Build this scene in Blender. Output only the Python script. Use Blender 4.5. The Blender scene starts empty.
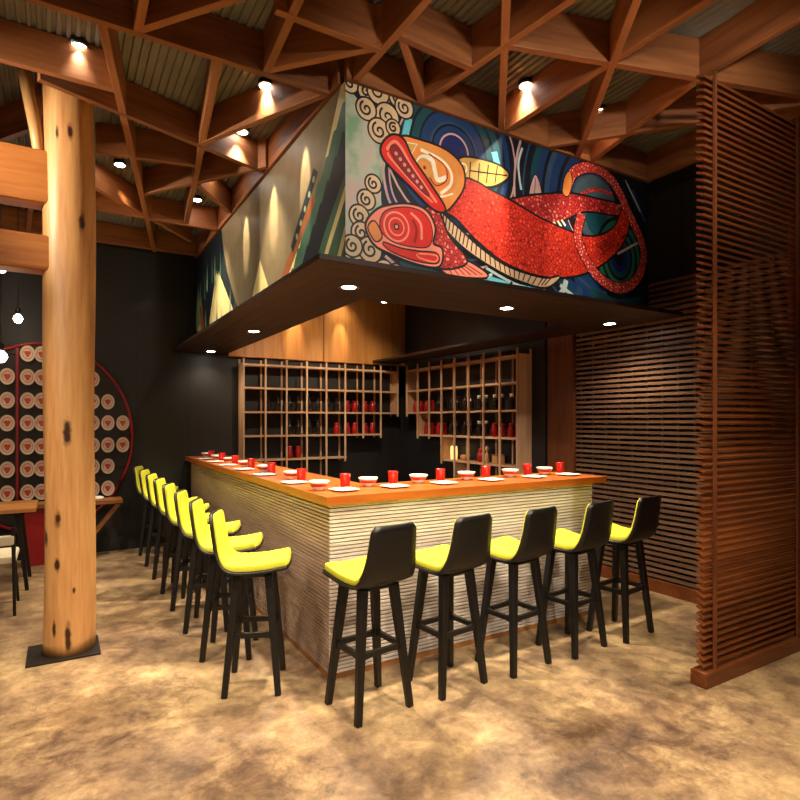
import bpy, math, random
from mathutils import Vector, Matrix
random.seed(7)
C = bpy.context.scene.collection
PI = math.pi
H_CAM = 1.55
CAM = (-1.3793, -3.1284)
ANG = math.radians(59.1695)
FPX, CXP, HYP = 567.0, 400.0, 421.0

# ---------------------------------------------------------------- survey helpers (photo reading -> point on a known real plane)
def _ray(u):
    r = (u - CXP) / FPX
    return (r * math.sin(ANG) + math.cos(ANG), -r * math.cos(ANG) + math.sin(ANG))
def on_y(u, v, y):
    q = _ray(u); d = (y - CAM[1]) / q[1]
    return (CAM[0] + d * q[0], H_CAM - (v - HYP) / FPX * d)      # X, z
def on_x(u, v, x):
    q = _ray(u); d = (x - CAM[0]) / q[0]
    return (CAM[1] + d * q[1], H_CAM - (v - HYP) / FPX * d)      # Y, z
def on_z(u, v, z):
    d = FPX * (H_CAM - z) / (v - HYP); q = _ray(u)
    return (CAM[0] + d * q[0], CAM[1] + d * q[1])

# ---------------------------------------------------------------- materials
def srgb(h):
    h = h.lstrip('#'); o = []
    for i in (0, 2, 4):
        c = int(h[i:i+2], 16) / 255
        o.append(c / 12.92 if c <= .04045 else ((c + .055) / 1.055) ** 2.4)
    return (*o, 1)
def new_mat(name):
    m = bpy.data.materials.new(name); m.use_nodes = True
    nt = m.node_tree; b = nt.nodes['Principled BSDF']
    return m, nt, b
def N(nt, t, **kw):
    n = nt.nodes.new(t)
    for k, v in kw.items():
        if k in n.inputs: n.inputs[k].default_value = v
        else: setattr(n, k, v)
    return n
def ramp(nt, stops):
    r = nt.nodes.new('ShaderNodeValToRGB'); e = r.color_ramp.elements
    while len(e) > 1: e.remove(e[-1])
    e[0].position = stops[0][0]; e[0].color = stops[0][1]
    for p, c in stops[1:]:
        x = e.new(p); x.color = c
    return r
def plain(name, col, rough=.5, metal=0, noise=.12, scale=14, emit=0, spec=.5):
    m, nt, b = new_mat(name); c = srgb(col) if isinstance(col, str) else (*col, 1)
    tc = N(nt, 'ShaderNodeTexCoord'); nz = N(nt, 'ShaderNodeTexNoise', Scale=scale, Detail=4.0)
    nt.links.new(tc.outputs['Object'], nz.inputs['Vector'])
    lo = tuple(x * (1 - noise) for x in c[:3]) + (1,); hi = tuple(min(1, x * (1 + noise)) for x in c[:3]) + (1,)
    r = ramp(nt, [(.3, lo), (.7, hi)])
    nt.links.new(nz.outputs['Fac'], r.inputs['Fac']); nt.links.new(r.outputs['Color'], b.inputs['Base Color'])
    b.inputs['Roughness'].default_value = rough; b.inputs['Metallic'].default_value = metal
    b.inputs['Specular IOR Level'].default_value = spec
    if emit:
        b.inputs['Emission Color'].default_value = c; b.inputs['Emission Strength'].default_value = emit
    return m
def wood(name, dark, light, axis='X', scale=6.0, rough=.5, vary=.25, bump=.08, ring=0.0, spec=.4):
    """grain stretched along one object axis, each piece a little different"""
    m, nt, b = new_mat(name); d, l = srgb(dark), srgb(light)
    tc = N(nt, 'ShaderNodeTexCoord'); oi = N(nt, 'ShaderNodeObjectInfo')
    mp = N(nt, 'ShaderNodeMapping')
    sc = {'X': (.08, 1, 1), 'Y': (1, .08, 1), 'Z': (1, 1, .08)}[axis]
    mp.inputs['Scale'].default_value = sc
    add = N(nt, 'ShaderNodeVectorMath', operation='ADD')
    mul = N(nt, 'ShaderNodeMath', operation='MULTIPLY'); mul.inputs[1].default_value = 37.0
    nt.links.new(oi.outputs['Random'], mul.inputs[0])
    nt.links.new(tc.outputs['Object'], mp.inputs['Vector'])
    nt.links.new(mp.outputs['Vector'], add.inputs[0]); nt.links.new(mul.outputs[0], add.inputs[1])
    n1 = N(nt, 'ShaderNodeTexNoise', Scale=scale, Detail=8.0, Roughness=.6, Distortion=.6)
    n2 = N(nt, 'ShaderNodeTexNoise', Scale=scale * 7, Detail=3.0)
    nt.links.new(add.outputs[0], n1.inputs['Vector']); nt.links.new(add.outputs[0], n2.inputs['Vector'])
    mx = N(nt, 'ShaderNodeMix', data_type='FLOAT'); mx.inputs[0].default_value = .35
    nt.links.new(n1.outputs['Fac'], mx.inputs[2]); nt.links.new(n2.outputs['Fac'], mx.inputs[3])
    r = ramp(nt, [(.32, d), (.66, l)])
    nt.links.new(mx.outputs[0], r.inputs['Fac'])
    hs = N(nt, 'ShaderNodeHueSaturation')
    mr = N(nt, 'ShaderNodeMapRange'); mr.inputs[3].default_value = 1 - vary; mr.inputs[4].default_value = 1 + vary * .6
    nt.links.new(oi.outputs['Random'], mr.inputs[0]); nt.links.new(mr.outputs[0], hs.inputs['Value'])
    nt.links.new(r.outputs['Color'], hs.inputs['Color']); nt.links.new(hs.outputs['Color'], b.inputs['Base Color'])
    if bump:
        bp = N(nt, 'ShaderNodeBump', Strength=bump, Distance=.02)
        nt.links.new(mx.outputs[0], bp.inputs['Height']); nt.links.new(bp.outputs['Normal'], b.inputs['Normal'])
    b.inputs['Roughness'].default_value = rough; b.inputs['Specular IOR Level'].default_value = spec
    return m

M = {}
M['beam'] = wood('beam_timber', '#6f3f22', '#ad6c3c', 'X', 5, .55, .15)
M['trunk'] = wood('trunk_timber', '#aa7040', '#d6a468', 'Z', 7, .45, .05, .15)
M['log'] = wood('log_timber', '#9a5424', '#c8823f', 'X', 6, .5, .1, .12)
M['counter'] = wood('counter_timber', '#8a3f12', '#c0692a', 'X', 5, .32, .05, .02, spec=.5)
M['counterY'] = wood('counter_timber_side', '#8a3f12', '#c0692a', 'Y', 5, .32, .05, .02, spec=.5)
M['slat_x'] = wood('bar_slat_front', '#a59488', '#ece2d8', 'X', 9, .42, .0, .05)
M['slat_y'] = wood('bar_slat_side_shaded', '#83695c', '#b9a08e', 'Y', 9, .42, .0, .05)  # same pale wood, with the grazing-angle darkening put into the colour
M['screen_x'] = wood('screen_slat', '#4c240d', '#7d4420', 'X', 8, .38, .0, .05)
M['screen_y'] = wood('screen_slat_side', '#4f382e', '#85654f', 'Y', 8, .42, .0, .05)
M['post'] = wood('post_timber', '#4a2412', '#7d4524', 'Z', 6, .5, .1)
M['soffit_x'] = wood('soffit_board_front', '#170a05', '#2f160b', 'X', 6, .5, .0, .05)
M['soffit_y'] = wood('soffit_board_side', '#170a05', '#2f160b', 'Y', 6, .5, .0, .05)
M['shelf'] = wood('shelf_timber', '#b98a66', '#e2b994', 'X', 8, .5, .12, .02)
M['shelfz'] = wood('shelf_upright', '#b98a66', '#e2b994', 'Z', 8, .5, .12, .02)
M['hood'] = wood('hood_panel_timber', '#a0622e', '#d09048', 'Z', 4, .45, .06, .05)
M['table'] = wood('table_timber', '#7d4a22', '#ad7440', 'X', 6, .4, .1, .03)
M['black'] = plain('black_stained_wood', '#070606', .45, noise=.15, scale=30)
M['blackmetal'] = plain('black_steel', '#141414', .35, .3, noise=.1)
M['plate_steel'] = plain('dark_steel_plate', '#2a2522', .45, .4)
M['yellow'] = plain('yellow_fabric', '#cbc73a', .8, noise=.07, scale=60, spec=.2)
M['platecream'] = plain('cream_glaze', '#d8bfa8', .3, noise=.05)
M['white'] = plain('white_ceramic', '#f2ece2', .2, noise=.03)
M['red'] = plain('red_lacquer', '#c01a12', .28, noise=.08)
M['cream'] = plain('cream_upholstery', '#d8ccb0', .7, noise=.05)
M['redframe'] = plain('red_painted_frame', '#8e1016', .45, noise=.12)
M['drum'] = plain('dark_display_back', '#231815', .6)
M['emblem'] = plain('emblem_red', '#b5402a', .4)
M['lens'] = plain('lamp_lens', (1, .93, .82), .3, noise=0, emit=40)
M['trimring'] = plain('lamp_trim', '#8d8a86', .35, .6)
M['bulb'] = plain('bulb_glass', (1, .95, .85), .3, noise=0, emit=7)
M['glassdark'] = plain('dark_bottle_glass', '#2a211a', .12, noise=.25)
M['redglass'] = plain('red_bottle', '#a51a18', .22, noise=.1)
M['whitecap'] = plain('white_cap', '#e9e2d4', .4)
M['tan'] = plain('tan_ceramic', '#c98f58', .4)
M['glow'] = plain('lit_lantern_paper', (1, .66, .22), .6, noise=.1, emit=.8)
M['walldark'] = None

def wall_mat(name, c1, c2, axis, pitch):
    m, nt, b = new_mat(name)
    tc = N(nt, 'ShaderNodeTexCoord'); sp = N(nt, 'ShaderNodeSeparateXYZ')
    nt.links.new(tc.outputs['Object'], sp.inputs[0])
    dv = N(nt, 'ShaderNodeMath', operation='DIVIDE'); dv.inputs[1].default_value = pitch
    fr = N(nt, 'ShaderNodeMath', operation='FRACT'); lt = N(nt, 'ShaderNodeMath', operation='LESS_THAN'); lt.inputs[1].default_value = .03
    nt.links.new(sp.outputs[axis], dv.inputs[0]); nt.links.new(dv.outputs[0], fr.inputs[0]); nt.links.new(fr.outputs[0], lt.inputs[0])
    nz = N(nt, 'ShaderNodeTexNoise', Scale=2.0, Detail=6.0); nt.links.new(tc.outputs['Object'], nz.inputs['Vector'])
    r = ramp(nt, [(.35, srgb(c1)), (.7, srgb(c2))]); nt.links.new(nz.outputs['Fac'], r.inputs[0])
    mx = N(nt, 'ShaderNodeMix', data_type='RGBA'); mx.inputs[7].default_value = (.004, .004, .004, 1)
    nt.links.new(lt.outputs[0], mx.inputs[0]); nt.links.new(r.outputs[0], mx.inputs[6])
    nt.links.new(mx.outputs[2], b.inputs['Base Color']); b.inputs['Roughness'].default_value = .6
    return m
M['wall_back'] = wall_mat('charcoal_wall_board', '#15110f', '#1e1916', 'X', .6)
M['wall_right'] = wall_mat('slate_wall', '#1f1d1f', '#2b292b', 'Y', .8)
M['partition'] = plain('black_partition', '#191617', .55)

def floor_mat():
    m, nt, b = new_mat('polished_concrete')
    tc = N(nt, 'ShaderNodeTexCoord')
    n1 = N(nt, 'ShaderNodeTexNoise', Scale=1.3, Detail=10.0, Roughness=.66, Distortion=.15)
    n2 = N(nt, 'ShaderNodeTexNoise', Scale=7.0, Detail=10.0, Roughness=.74, Distortion=.35)
    n3 = N(nt, 'ShaderNodeTexNoise', Scale=26.0, Detail=8.0, Roughness=.75)
    for n in (n1, n2, n3): nt.links.new(tc.outputs['Object'], n.inputs['Vector'])
    r1 = ramp(nt, [(.33, srgb('#6a5a52')), (.45, srgb('#9a8674')), (.57, srgb('#c9b596')), (.75, srgb('#e2d2b0'))])
    r2 = ramp(nt, [(.32, srgb('#75655c')), (.5, srgb('#cbb79a')), (.66, srgb('#f0e4c8'))])
    nt.links.new(n1.outputs[0], r1.inputs[0]); nt.links.new(n2.outputs[0], r2.inputs[0])
    mx = N(nt, 'ShaderNodeMix', data_type='RGBA', blend_type='MULTIPLY'); mx.inputs[0].default_value = .8
    nt.links.new(r1.outputs[0], mx.inputs[6]); nt.links.new(r2.outputs[0], mx.inputs[7])
    r3 = ramp(nt, [(.3, (.68,.66,.64,1)), (.6, (1.0,1.0,1.0,1))]); nt.links.new(n3.outputs[0], r3.inputs[0])
    m3 = N(nt, 'ShaderNodeMix', data_type='RGBA', blend_type='MULTIPLY'); m3.inputs[0].default_value = .8
    nt.links.new(mx.outputs[2], m3.inputs[6]); nt.links.new(r3.outputs[0], m3.inputs[7]); cur = m3.outputs[2]
    # old stains in the concrete, each with its own ragged outline
    for (sx, sy, rx, ry) in ((-1.3,.3,.55,.4), (-1.75,-.2,.5,.5), (-.75,-.75,.4,.3), (1.2,-1.25,.7,.3), (.75,-1.5,.6,.3), (-.9,1.9,.3,.8)):
        mp = N(nt, 'ShaderNodeMapping'); mp.inputs['Location'].default_value = (-sx/rx, -sy/ry, 0); mp.inputs['Scale'].default_value = (1/rx, 1/ry, 0)
        ln = N(nt, 'ShaderNodeVectorMath', operation='LENGTH'); nt.links.new(tc.outputs['Object'], mp.inputs[0]); nt.links.new(mp.outputs[0], ln.inputs[0])
        ma = N(nt, 'ShaderNodeMath', operation='MULTIPLY_ADD'); ma.inputs[1].default_value = 2.2; nt.links.new(n2.outputs[0], ma.inputs[0]); nt.links.new(ln.outputs['Value'], ma.inputs[2])
        rr = ramp(nt, [(.55, (.62,.62,.62,1)), (.95, (0,0,0,1))]); hf = N(nt, 'ShaderNodeMath', operation='MULTIPLY'); hf.inputs[1].default_value = .42
        nt.links.new(ma.outputs[0], hf.inputs[0]); nt.links.new(hf.outputs[0], rr.inputs[0])
        m2 = N(nt, 'ShaderNodeMix', data_type='RGBA', blend_type='MULTIPLY'); m2.inputs[7].default_value = srgb('#97827a')
        nt.links.new(rr.outputs[0], m2.inputs[0]); nt.links.new(cur, m2.inputs[6]); cur = m2.outputs[2]
    nt.links.new(cur, b.inputs['Base Color'])
    mr = N(nt, 'ShaderNodeMapRange'); mr.inputs[3].default_value = .3; mr.inputs[4].default_value = .55
    nt.links.new(n2.outputs[0], mr.inputs[0]); nt.links.new(mr.outputs[0], b.inputs['Roughness'])
    bp = N(nt, 'ShaderNodeBump', Strength=.12, Distance=.01)
    nt.links.new(n3.outputs[0], bp.inputs['Height']); nt.links.new(bp.outputs[0], b.inputs['Normal'])
    b.inputs['Specular IOR Level'].default_value = .35
    return m
M['floor'] = floor_mat()
M['ceil'] = plain('corrugated_grey_sheet', '#76726c', .7, noise=.2, scale=3)

def scale_mat(name, base, cell, edge, scale):
    m, nt, b = new_mat(name)
    tc = N(nt, 'ShaderNodeTexCoord'); v = N(nt, 'ShaderNodeTexVoronoi', Scale=scale, feature='DISTANCE_TO_EDGE'); v.inputs['Randomness'].default_value = .8
    nt.links.new(tc.outputs['Object'], v.inputs['Vector'])
    r = ramp(nt, [(.02, srgb(edge)), (.075, srgb(base)), (.2, srgb(base)), (.36, srgb(cell))])
    nt.links.new(v.outputs['Distance'], r.inputs[0]); nt.links.new(r.outputs[0], b.inputs['Base Color'])
    b.inputs['Roughness'].default_value = .5
    return m
M['scales'] = scale_mat('painted_red_scales', '#d42a12', '#ee5236', '#6a0c08', 34)
M['scales_pink'] = scale_mat('painted_pink_scales', '#b92520', '#f0a08a', '#5e0a10', 34)
M['ribbon'] = scale_mat('painted_red_speckle', '#c23025', '#f2b29c', '#8e1416', 40)
for nm, c in dict(p_navy='#060d1c', p_blue='#12335f', p_deep='#0c1f57', p_teal='#0a4048', p_slate='#2b4560', p_green='#1d6148',
                  p_pink='#c39a92', p_pale='#b9c9c4', p_cyan='#5fb7c4', p_black='#0b0908', p_tan='#d6b58c', p_cream='#efe0c0', p_red='#d6200f',
                  p_dred='#8e120d', p_orange='#e0843a', p_rose='#f0876c', p_gold='#c99a4a', p_globe='#43545c', p_belly='#cfa880',
                  q_sky='#75664a', q_cream='#d8c586', q_dark='#0d1a22', q_green='#3b5f4a', q_lgreen='#7e9470', q_brown='#8a4c22', q_navy='#14263a').items():
    M[nm] = plain('paint_' + nm[2:] + ('_side' if nm[0] == 'q' else ''), c, .5, noise=.12, scale=9)
m, nt, b = new_mat('paint_misty_green')
tc = N(nt, 'ShaderNodeTexCoord'); nz = N(nt, 'ShaderNodeTexNoise', Scale=5.0, Detail=4.0); nt.links.new(tc.outputs['Object'], nz.inputs['Vector'])
r = ramp(nt, [(.36, srgb('#7d9f7c')), (.5, srgb('#b4b6a0')), (.64, srgb('#c6a99a'))]); nt.links.new(nz.outputs[0], r.inputs[0]); nt.links.new(r.outputs[0], b.inputs['Base Color']); b.inputs['Roughness'].default_value = .5
M['p_mist'] = m

# ---------------------------------------------------------------- mesh builder
class MB:
    def __init__(s): s.v = []; s.f = []; s.mi = []; s.sm = []
    def add(s, vs, fs, mi=0, smooth=False):
        o = len(s.v); s.v += [tuple(x) for x in vs]
        for f in fs: s.f.append(tuple(i + o for i in f)); s.mi.append(mi); s.sm.append(smooth)
        return s
    def box(s, x0, x1, y0, y1, z0, z1, mi=0):
        vs = [(x0,y0,z0),(x1,y0,z0),(x1,y1,z0),(x0,y1,z0),(x0,y0,z1),(x1,y0,z1),(x1,y1,z1),(x0,y1,z1)]
        return s.add(vs, [(0,3,2,1),(4,5,6,7),(0,1,5,4),(1,2,6,5),(2,3,7,6),(3,0,4,7)], mi)
    def bar(s, p, q, w0, h0, w1=None, h1=None, mi=0, up=(0,0,1)):
        """tapered rectangular bar from p to q"""
        w1 = w0 if w1 is None else w1; h1 = h0 if h1 is None else h1
        p, q = Vector(p), Vector(q); d = (q - p).normalized(); u = Vector(up)
        if abs(d.dot(u)) > .98: u = Vector((0, 1, 0))
        a = d.cross(u).normalized(); c = a.cross(d).normalized()
        vs = []
        for P_, w, h in ((p, w0, h0), (q, w1, h1)):
            for sx, sy in ((-1,-1),(1,-1),(1,1),(-1,1)): vs.append(P_ + a*(sx*w/2) + c*(sy*h/2))
        return s.add(vs, [(0,3,2,1),(4,5,6,7),(0,1,5,4),(1,2,6,5),(2,3,7,6),(3,0,4,7)][0:6], mi)
    def tube(s, pts, r, n=10, mi=0, cap=True):
        pts = [Vector(p) for p in pts]; rs = r if isinstance(r, (list, tuple)) else [r] * len(pts)
        vs = []; fs = []
        for i, p in enumerate(pts):
            d = (pts[min(i+1, len(pts)-1)] - pts[max(i-1, 0)]).normalized()
            u = Vector((0,0,1)) if abs(d.z) < .9 else Vector((1,0,0))
            a = d.cross(u).normalized(); c = d.cross(a).normalized()
            for k in range(n):
                t = 2*PI*k/n; vs.append(p + (a*math.cos(t) + c*math.sin(t)) * rs[i])
        for i in range(len(pts)-1):
            for k in range(n):
                fs.append((i*n+k, i*n+(k+1)%n, (i+1)*n+(k+1)%n, (i+1)*n+k))
        s.add(vs, fs, mi, True)
        if cap:
            o = len(s.v) - len(vs)
            s.f.append(tuple(o+k for k in reversed(range(n)))); s.mi.append(mi); s.sm.append(False)
            s.f.append(tuple(o+(len(pts)-1)*n+k for k in range(n))); s.mi.append(mi); s.sm.append(False)
        return s
    def lathe(s, prof, cx=0, cy=0, cz=0, n=24, mi=0, sx=1, sy=1):
        vs = []; fs = []
        for r, z in prof:
            for k in range(n):
                t = 2*PI*k/n; vs.append((cx + r*sx*math.cos(t), cy + r*sy*math.sin(t), cz + z))
        for i in range(len(prof)-1):
            for k in range(n): fs.append((i*n+k, i*n+(k+1)%n, (i+1)*n+(k+1)%n, (i+1)*n+k))
        s.add(vs, fs, mi, True)
        o = len(s.v) - len(vs)
        if prof[0][0] > 1e-5: s.f.append(tuple(o+k for k in reversed(range(n)))); s.mi.append(mi); s.sm.append(False)
        if prof[-1][0] > 1e-5: s.f.append(tuple(o+(len(prof)-1)*n+k for k in range(n))); s.mi.append(mi); s.sm.append(False)
        return s
    def build(s, name, mats, parent=None, loc=None, rotz=0, bevel=0):
        me = bpy.data.meshes.new(name); me.from_pydata(s.v, [], s.f); me.update()
        for mt in (mats if isinstance(mats, (list, tuple)) else [mats]): me.materials.append(mt)
        for p, mi, sm in zip(me.polygons, s.mi, s.sm): p.material_index = mi; p.use_smooth = sm
        o = bpy.data.objects.new(name, me); C.objects.link(o)
        if parent: o.parent = parent
        if loc: o.location = loc
        o.rotation_euler.z = rotz
        if bevel:
            b = o.modifiers.new('Bevel', 'BEVEL'); b.width = bevel; b.segments = 2; b.limit_method = 'ANGLE'
        return o
def tag(o, label=None, cat=None, group=None, kind=None):
    if label: o['label'] = label
    if cat: o['category'] = cat
    if group: o['group'] = group
    if kind: o['kind'] = kind
    return o
def thing(name, label, cat, loc=(0,0,0), rotz=0, group=None):
    o = bpy.data.objects.new(name, None); o.empty_display_size = .1; C.objects.link(o)
    o.location = loc; o.rotation_euler.z = rotz
    return tag(o, label, cat, group)
def struct(name, mb, mat, loc=None):
    return tag(mb.build(name, mat, None, loc), kind='structure')
def dup(o, loc, rotz, label, parent=None):
    c = o.copy(); C.objects.link(c)
    if parent: c.parent = parent
    else:
        c.location = loc; c.rotation_euler.z = rotz; c['label'] = label
    for ch in list(o.children): dup(ch, None, None, None, c)
    return c
ORD = ['first','second','third','fourth','fifth','sixth','seventh','eighth','ninth','tenth','eleventh','twelfth','thirteenth','fourteenth']

# ================================================================ SETTING
ZC = 3.86
XL, XR, YB, YF = -6.0, 3.5, 4.45, -6.5
struct('floor', MB().box(XL, XR, YF, YB, -.1, 0), M['floor'])
mb = MB(); pitch = .05; n = int((XR - XL) / pitch); vs = []; fs = []
for i in range(n + 1):
    x = XL + i * pitch
    for dx, dz in ((0, 0), (.017, 0), (.022, .014), (.044, .014)):
        vs += [(min(x+dx, XR), YF, ZC+dz), (min(x+dx, XR), YB, ZC+dz)]
fs = [(2*i, 2*i+1, 2*i+3, 2*i+2) for i in range(len(vs)//2 - 1)]
mb.add(vs, fs); mb.box(XL, XR, YF, YB, ZC+.03, ZC+.13)
struct('ceiling', mb, M['ceil'])
struct('wall_back', MB().box(XL, XR, YB, YB+.15, 0, ZC), M['wall_back'])
struct('wall_right', MB().box(XR, XR+.15, YF, YB, 0, ZC), M['wall_right'])
struct('wall_left', MB().box(XL-.15, XL, YF, YB, 0, ZC), M['wall_back'])
struct('wall_front', MB().box(XL, XR, YF-.15, YF, 0, ZC), M['wall_back'])
struct('trim_1', MB().box(3.2, XR-.002, 1.42, YB-.002, 0, 3.6), M['partition'])     # black back-bar partition on the right

# ---------------------------------------------------------------- timber lattice under the ceiling
BZ = 3.62
def beam(p, q, label, w=.046, h=None, z=BZ, mat='beam', name='lattice_beam', cat='beam'):
    global _bz
    dx, dy = q[0]-p[0], q[1]-p[1]; L = math.hypot(dx, dy)
    h = h or (ZC - z - .004)
    mb = MB().box(0, L, -w/2, w/2, 0, h)
    o = mb.build(name, M[mat], None, (p[0], p[1], z + _bz), math.atan2(dy, dx), .004)
    _bz = (_bz + .0007) % .006
    return tag(o, label, cat, 'timber lattice beams under the ceiling')
_bz = 0.0
BEAMS = [
 ((-5.9, .2), (.08, .2), 'longest timber beam crossing the upper left, running above the column to the mural corner'),
 ((-5.9, .85), (-1.06, .85), 'timber beam entering at the left edge just in front of the column top'),
 ((-1.5, .96), (.07, 1.52), 'slanted timber beam from the column top to the middle of the landscape mural'),
 ((-1.2, .2), (-.40, 4.4), 'thin looking beam running from above the column lamp back to the rear wall'),
 ((-1.04, -2.4), (-1.03, .2), 'short beam leaving the top edge of the photo above the column and meeting the longest beam'),
 ((-1.03, .18), (.05, -1.2), 'diagonal beam rising right from the longest beam to the top edge'),
 ((-.6, .22), (-.25, 3.15), 'beam running back from the longest beam, second right of the column'),
 ((-.5, -2.4), (-.33, .18), 'steep beam from the top edge down to the bright lamp left of the mural corner'),
 ((-.33, .17), (.16, -.38), 'short diagonal beam rising from the bright lamp left of the mural corner'),
 ((-.45, -.34), (.16, -.34), 'short cross beam just above and left of the mural corner'),
 ((.06, .22), (-.48, 1.29), 'diagonal beam from the mural corner back to the lattice above the landscape mural'),
 ((.19, -2.6), (.16, -.03), 'wide looking beam dropping from the top edge to the mural corner'),
 ((.18, -.49), (.70, -.47), 'short cross beam in the triangle above the cloud scrolls'),
 ((.2, -.5), (.66, 0), 'short diagonal beam ending on the mural top beside the cloud scrolls'),
 ((.65, -.02), (.95, -2.6), 'long beam rising right from the cloud scrolls to the top edge'),
 ((-.5, -2.2), (1.36, .03), 'upright looking beam meeting the mural top above the fish fin'),
 ((.75, -.73), (3.1, -1.45), 'cross beam passing between the two brightest lamps toward the slatted screen'),
 ((1.36, -.02), (1.38, -2.6), 'long beam rising right from the fish fin to the top edge'),
 ((.4, -2.15), (2.14, .03), 'beam dropping past the rightmost bright lamp to the fish tail'),
 ((1.79, -.01), (2.9, -1.4), 'low flat looking beam above the fish tail'),
 ((2.27, 0), (1.95, -1.1), 'beam rising right from the fish tail to the cross beam'),
 (on_z(697, 82, BZ), on_z(812, 14, BZ), 'beam leaving the top right corner of the photo'),
 ((2.97, .02), (2.93, -2.4), 'beam along the top of the dark wall right of the fish tail'),
 ((-1.15, 1.86), (-.43, 1.69), 'short beam right of the column beside the small column lamp'),
 ((-.75, 2.58), (.07, 1.42), 'diagonal beam meeting the middle of the landscape mural from behind the column'),
 ((-.34, 2.09), (.07, 2.62), 'short diagonal beam ending on the far half of the landscape mural'),
 ((-5.9, 4.3), (.07, 4.3), 'beam against the dark rear wall'),
 ((-5.9, 3.15), (.07, 3.2), 'cross beam second from the rear wall'),
 ((-1.4, 2.3), (-.1, 3.75), 'diagonal beam right of the column in the rear bay'),
 ((-1.36, 1.38), (-2.5, 3.1), 'diagonal beam behind the column at the left edge'),
 ((.1, .0), (3.02, .0), 'beam lying along the top of the red fish mural'),
 ((.1, .06), (.1, 4.4), 'beam lying along the top of the landscape mural'),
 ((-1.7, 4.4), (-1.5, 1.4), 'beam running back from the column to the rear wall'),
]
for p, q, l in BEAMS: beam(p, q, l)

# ---------------------------------------------------------------- log column
def log_mat():
    m = M['trunk'].copy(); m.name = 'trunk_with_knots'; nt = m.node_tree; b = nt.nodes['Principled BSDF']
    base = b.inputs['Base Color'].links[0].from_socket
    tc = N(nt, 'ShaderNodeTexCoord'); cur = base
    knots = []
    for (u, v, rz, rx) in ((67, 433, .085, .024), (58, 519, .05, .018), (45, 541, .05, .016), (57, 565, .04, .016), 
                           (74, 590, .022, .010), (68, 638, .10, .018), (54, 630, .05, .010), (70, 133, .05, .016), (57, 132, .04, .010), (82, 222, .06, .02)):
        x, z = on_y(u, v, 1.16)
        knots.append((x + 1.36, -math.sqrt(max(.0, .155**2 - (x+1.335)**2)), z, rx, rz))
    nz = N(nt, 'ShaderNodeTexNoise', Scale=25.0); nt.links.new(tc.outputs['Object'], nz.inputs['Vector'])
    for (x, y, z, rx, rz) in knots:
        mp = N(nt, 'ShaderNodeMapping'); mp.vector_type = 'POINT'
        mp.inputs['Location'].default_value = (-x/rx, -y/.05, -z/rz); mp.inputs['Scale'].default_value = (1/rx, 1/.05, 1/rz)
        nt.links.new(tc.outputs['Object'], mp.inputs['Vector'])
        ln = N(nt, 'ShaderNodeVectorMath', operation='LENGTH'); nt.links.new(mp.outputs[0], ln.inputs[0])
        ad = N(nt, 'ShaderNodeMath', operation='ADD'); nt.links.new(ln.outputs['Value'], ad.inputs[0]); nt.links.new(nz.outputs[0], ad.inputs[1])
        r = ramp(nt, [(.55, (1,1,1,1)), (.9, (0,0,0,1))])
        hf = N(nt, 'ShaderNodeMath', operation='MULTIPLY'); hf.inputs[1].default_value = .5; nt.links.new(ad.outputs[0], hf.inputs[0])
        nt.links.new(hf.outputs[0], r.inputs[0])
        mx = N(nt, 'ShaderNodeMix', data_type='RGBA'); mx.inputs[7].default_value = srgb('#3a1c0c')
        nt.links.new(r.outputs[0], mx.inputs[0]); nt.links.new(cur, mx.inputs[6]); cur = mx.outputs[2]
    nt.links.new(cur, b.inputs['Base Color'])
    return m
M['log_column'] = log_mat()
COLX, COLY = -1.36, 1.30
col = thing('log_column', 'tall round tree trunk column on a dark square steel plate', 'column', (COLX, COLY, 0))
vs = []; fs = []; n = 40; ZS = [.012 + i * (3.855 - .012) / 48 for i in range(49)]
for i, z in enumerate(ZS):
    for k in range(n):
        t = 2*PI*k/n
        r = .152 + .005*math.sin(3*t + z*1.3) + .004*math.sin(2*t - z*2.1 + 1) + .006*math.sin(z*2.7 + t)
        vs.append((.025 + r*math.cos(t), r*math.sin(t), z))
fs = [(i*n+k, i*n+(k+1)%n, (i+1)*n+(k+1)%n, (i+1)*n+k) for i in range(48) for k in range(n)]
mb = MB().add(vs, fs, 0, True); mb.f += [tuple(reversed(range(n))), tuple(48*n+k for k in range(n))]; mb.mi += [0, 0]; mb.sm += [False, False]
mb.build('trunk', M['log_column'], col)
MB().box(-.215, .205, -.18, .19, 0, .014).build('base_plate', M['plate_steel'], col, bevel=.002)
mb = MB().tube([(-.12, -.05, 3.1), (-.165, -.05, 3.45), (-.235, -.05, 3.85)], [.034, .037, .04], 12); mb.build('brace', M['trunk'], col)

def log_beam(z0, z1, label, cords=False):
    h = z1 - z0
    t = thing('log_beam', label, 'beam', (COLX-.065, COLY, z0), 0, 'squared log beams fixed to the column')
    MB().box(-3.2, 0, -.095, .095, 0, h).build('timber', M['log'], t, bevel=.02)
    if cords:
        for x in (-.45, -.365, -.337):
            MB().tube([(x, -.099, -.02), (x-.004, -.102, h*.5), (x, -.124, h+.01), (x, 0, h+.008), (x, .099, h*.5), (x, 0, -.008), (x, -.099, -.02)], .005, 6).build('cord', M['redframe'], t)
    return t
log_beam(2.965, 3.31, 'thick squared log beam, upper of the two running left from the trunk column')
log_beam(2.53, 2.76, 'thinner log beam, lower of the two left of the column, tied with red cords', True)

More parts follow.
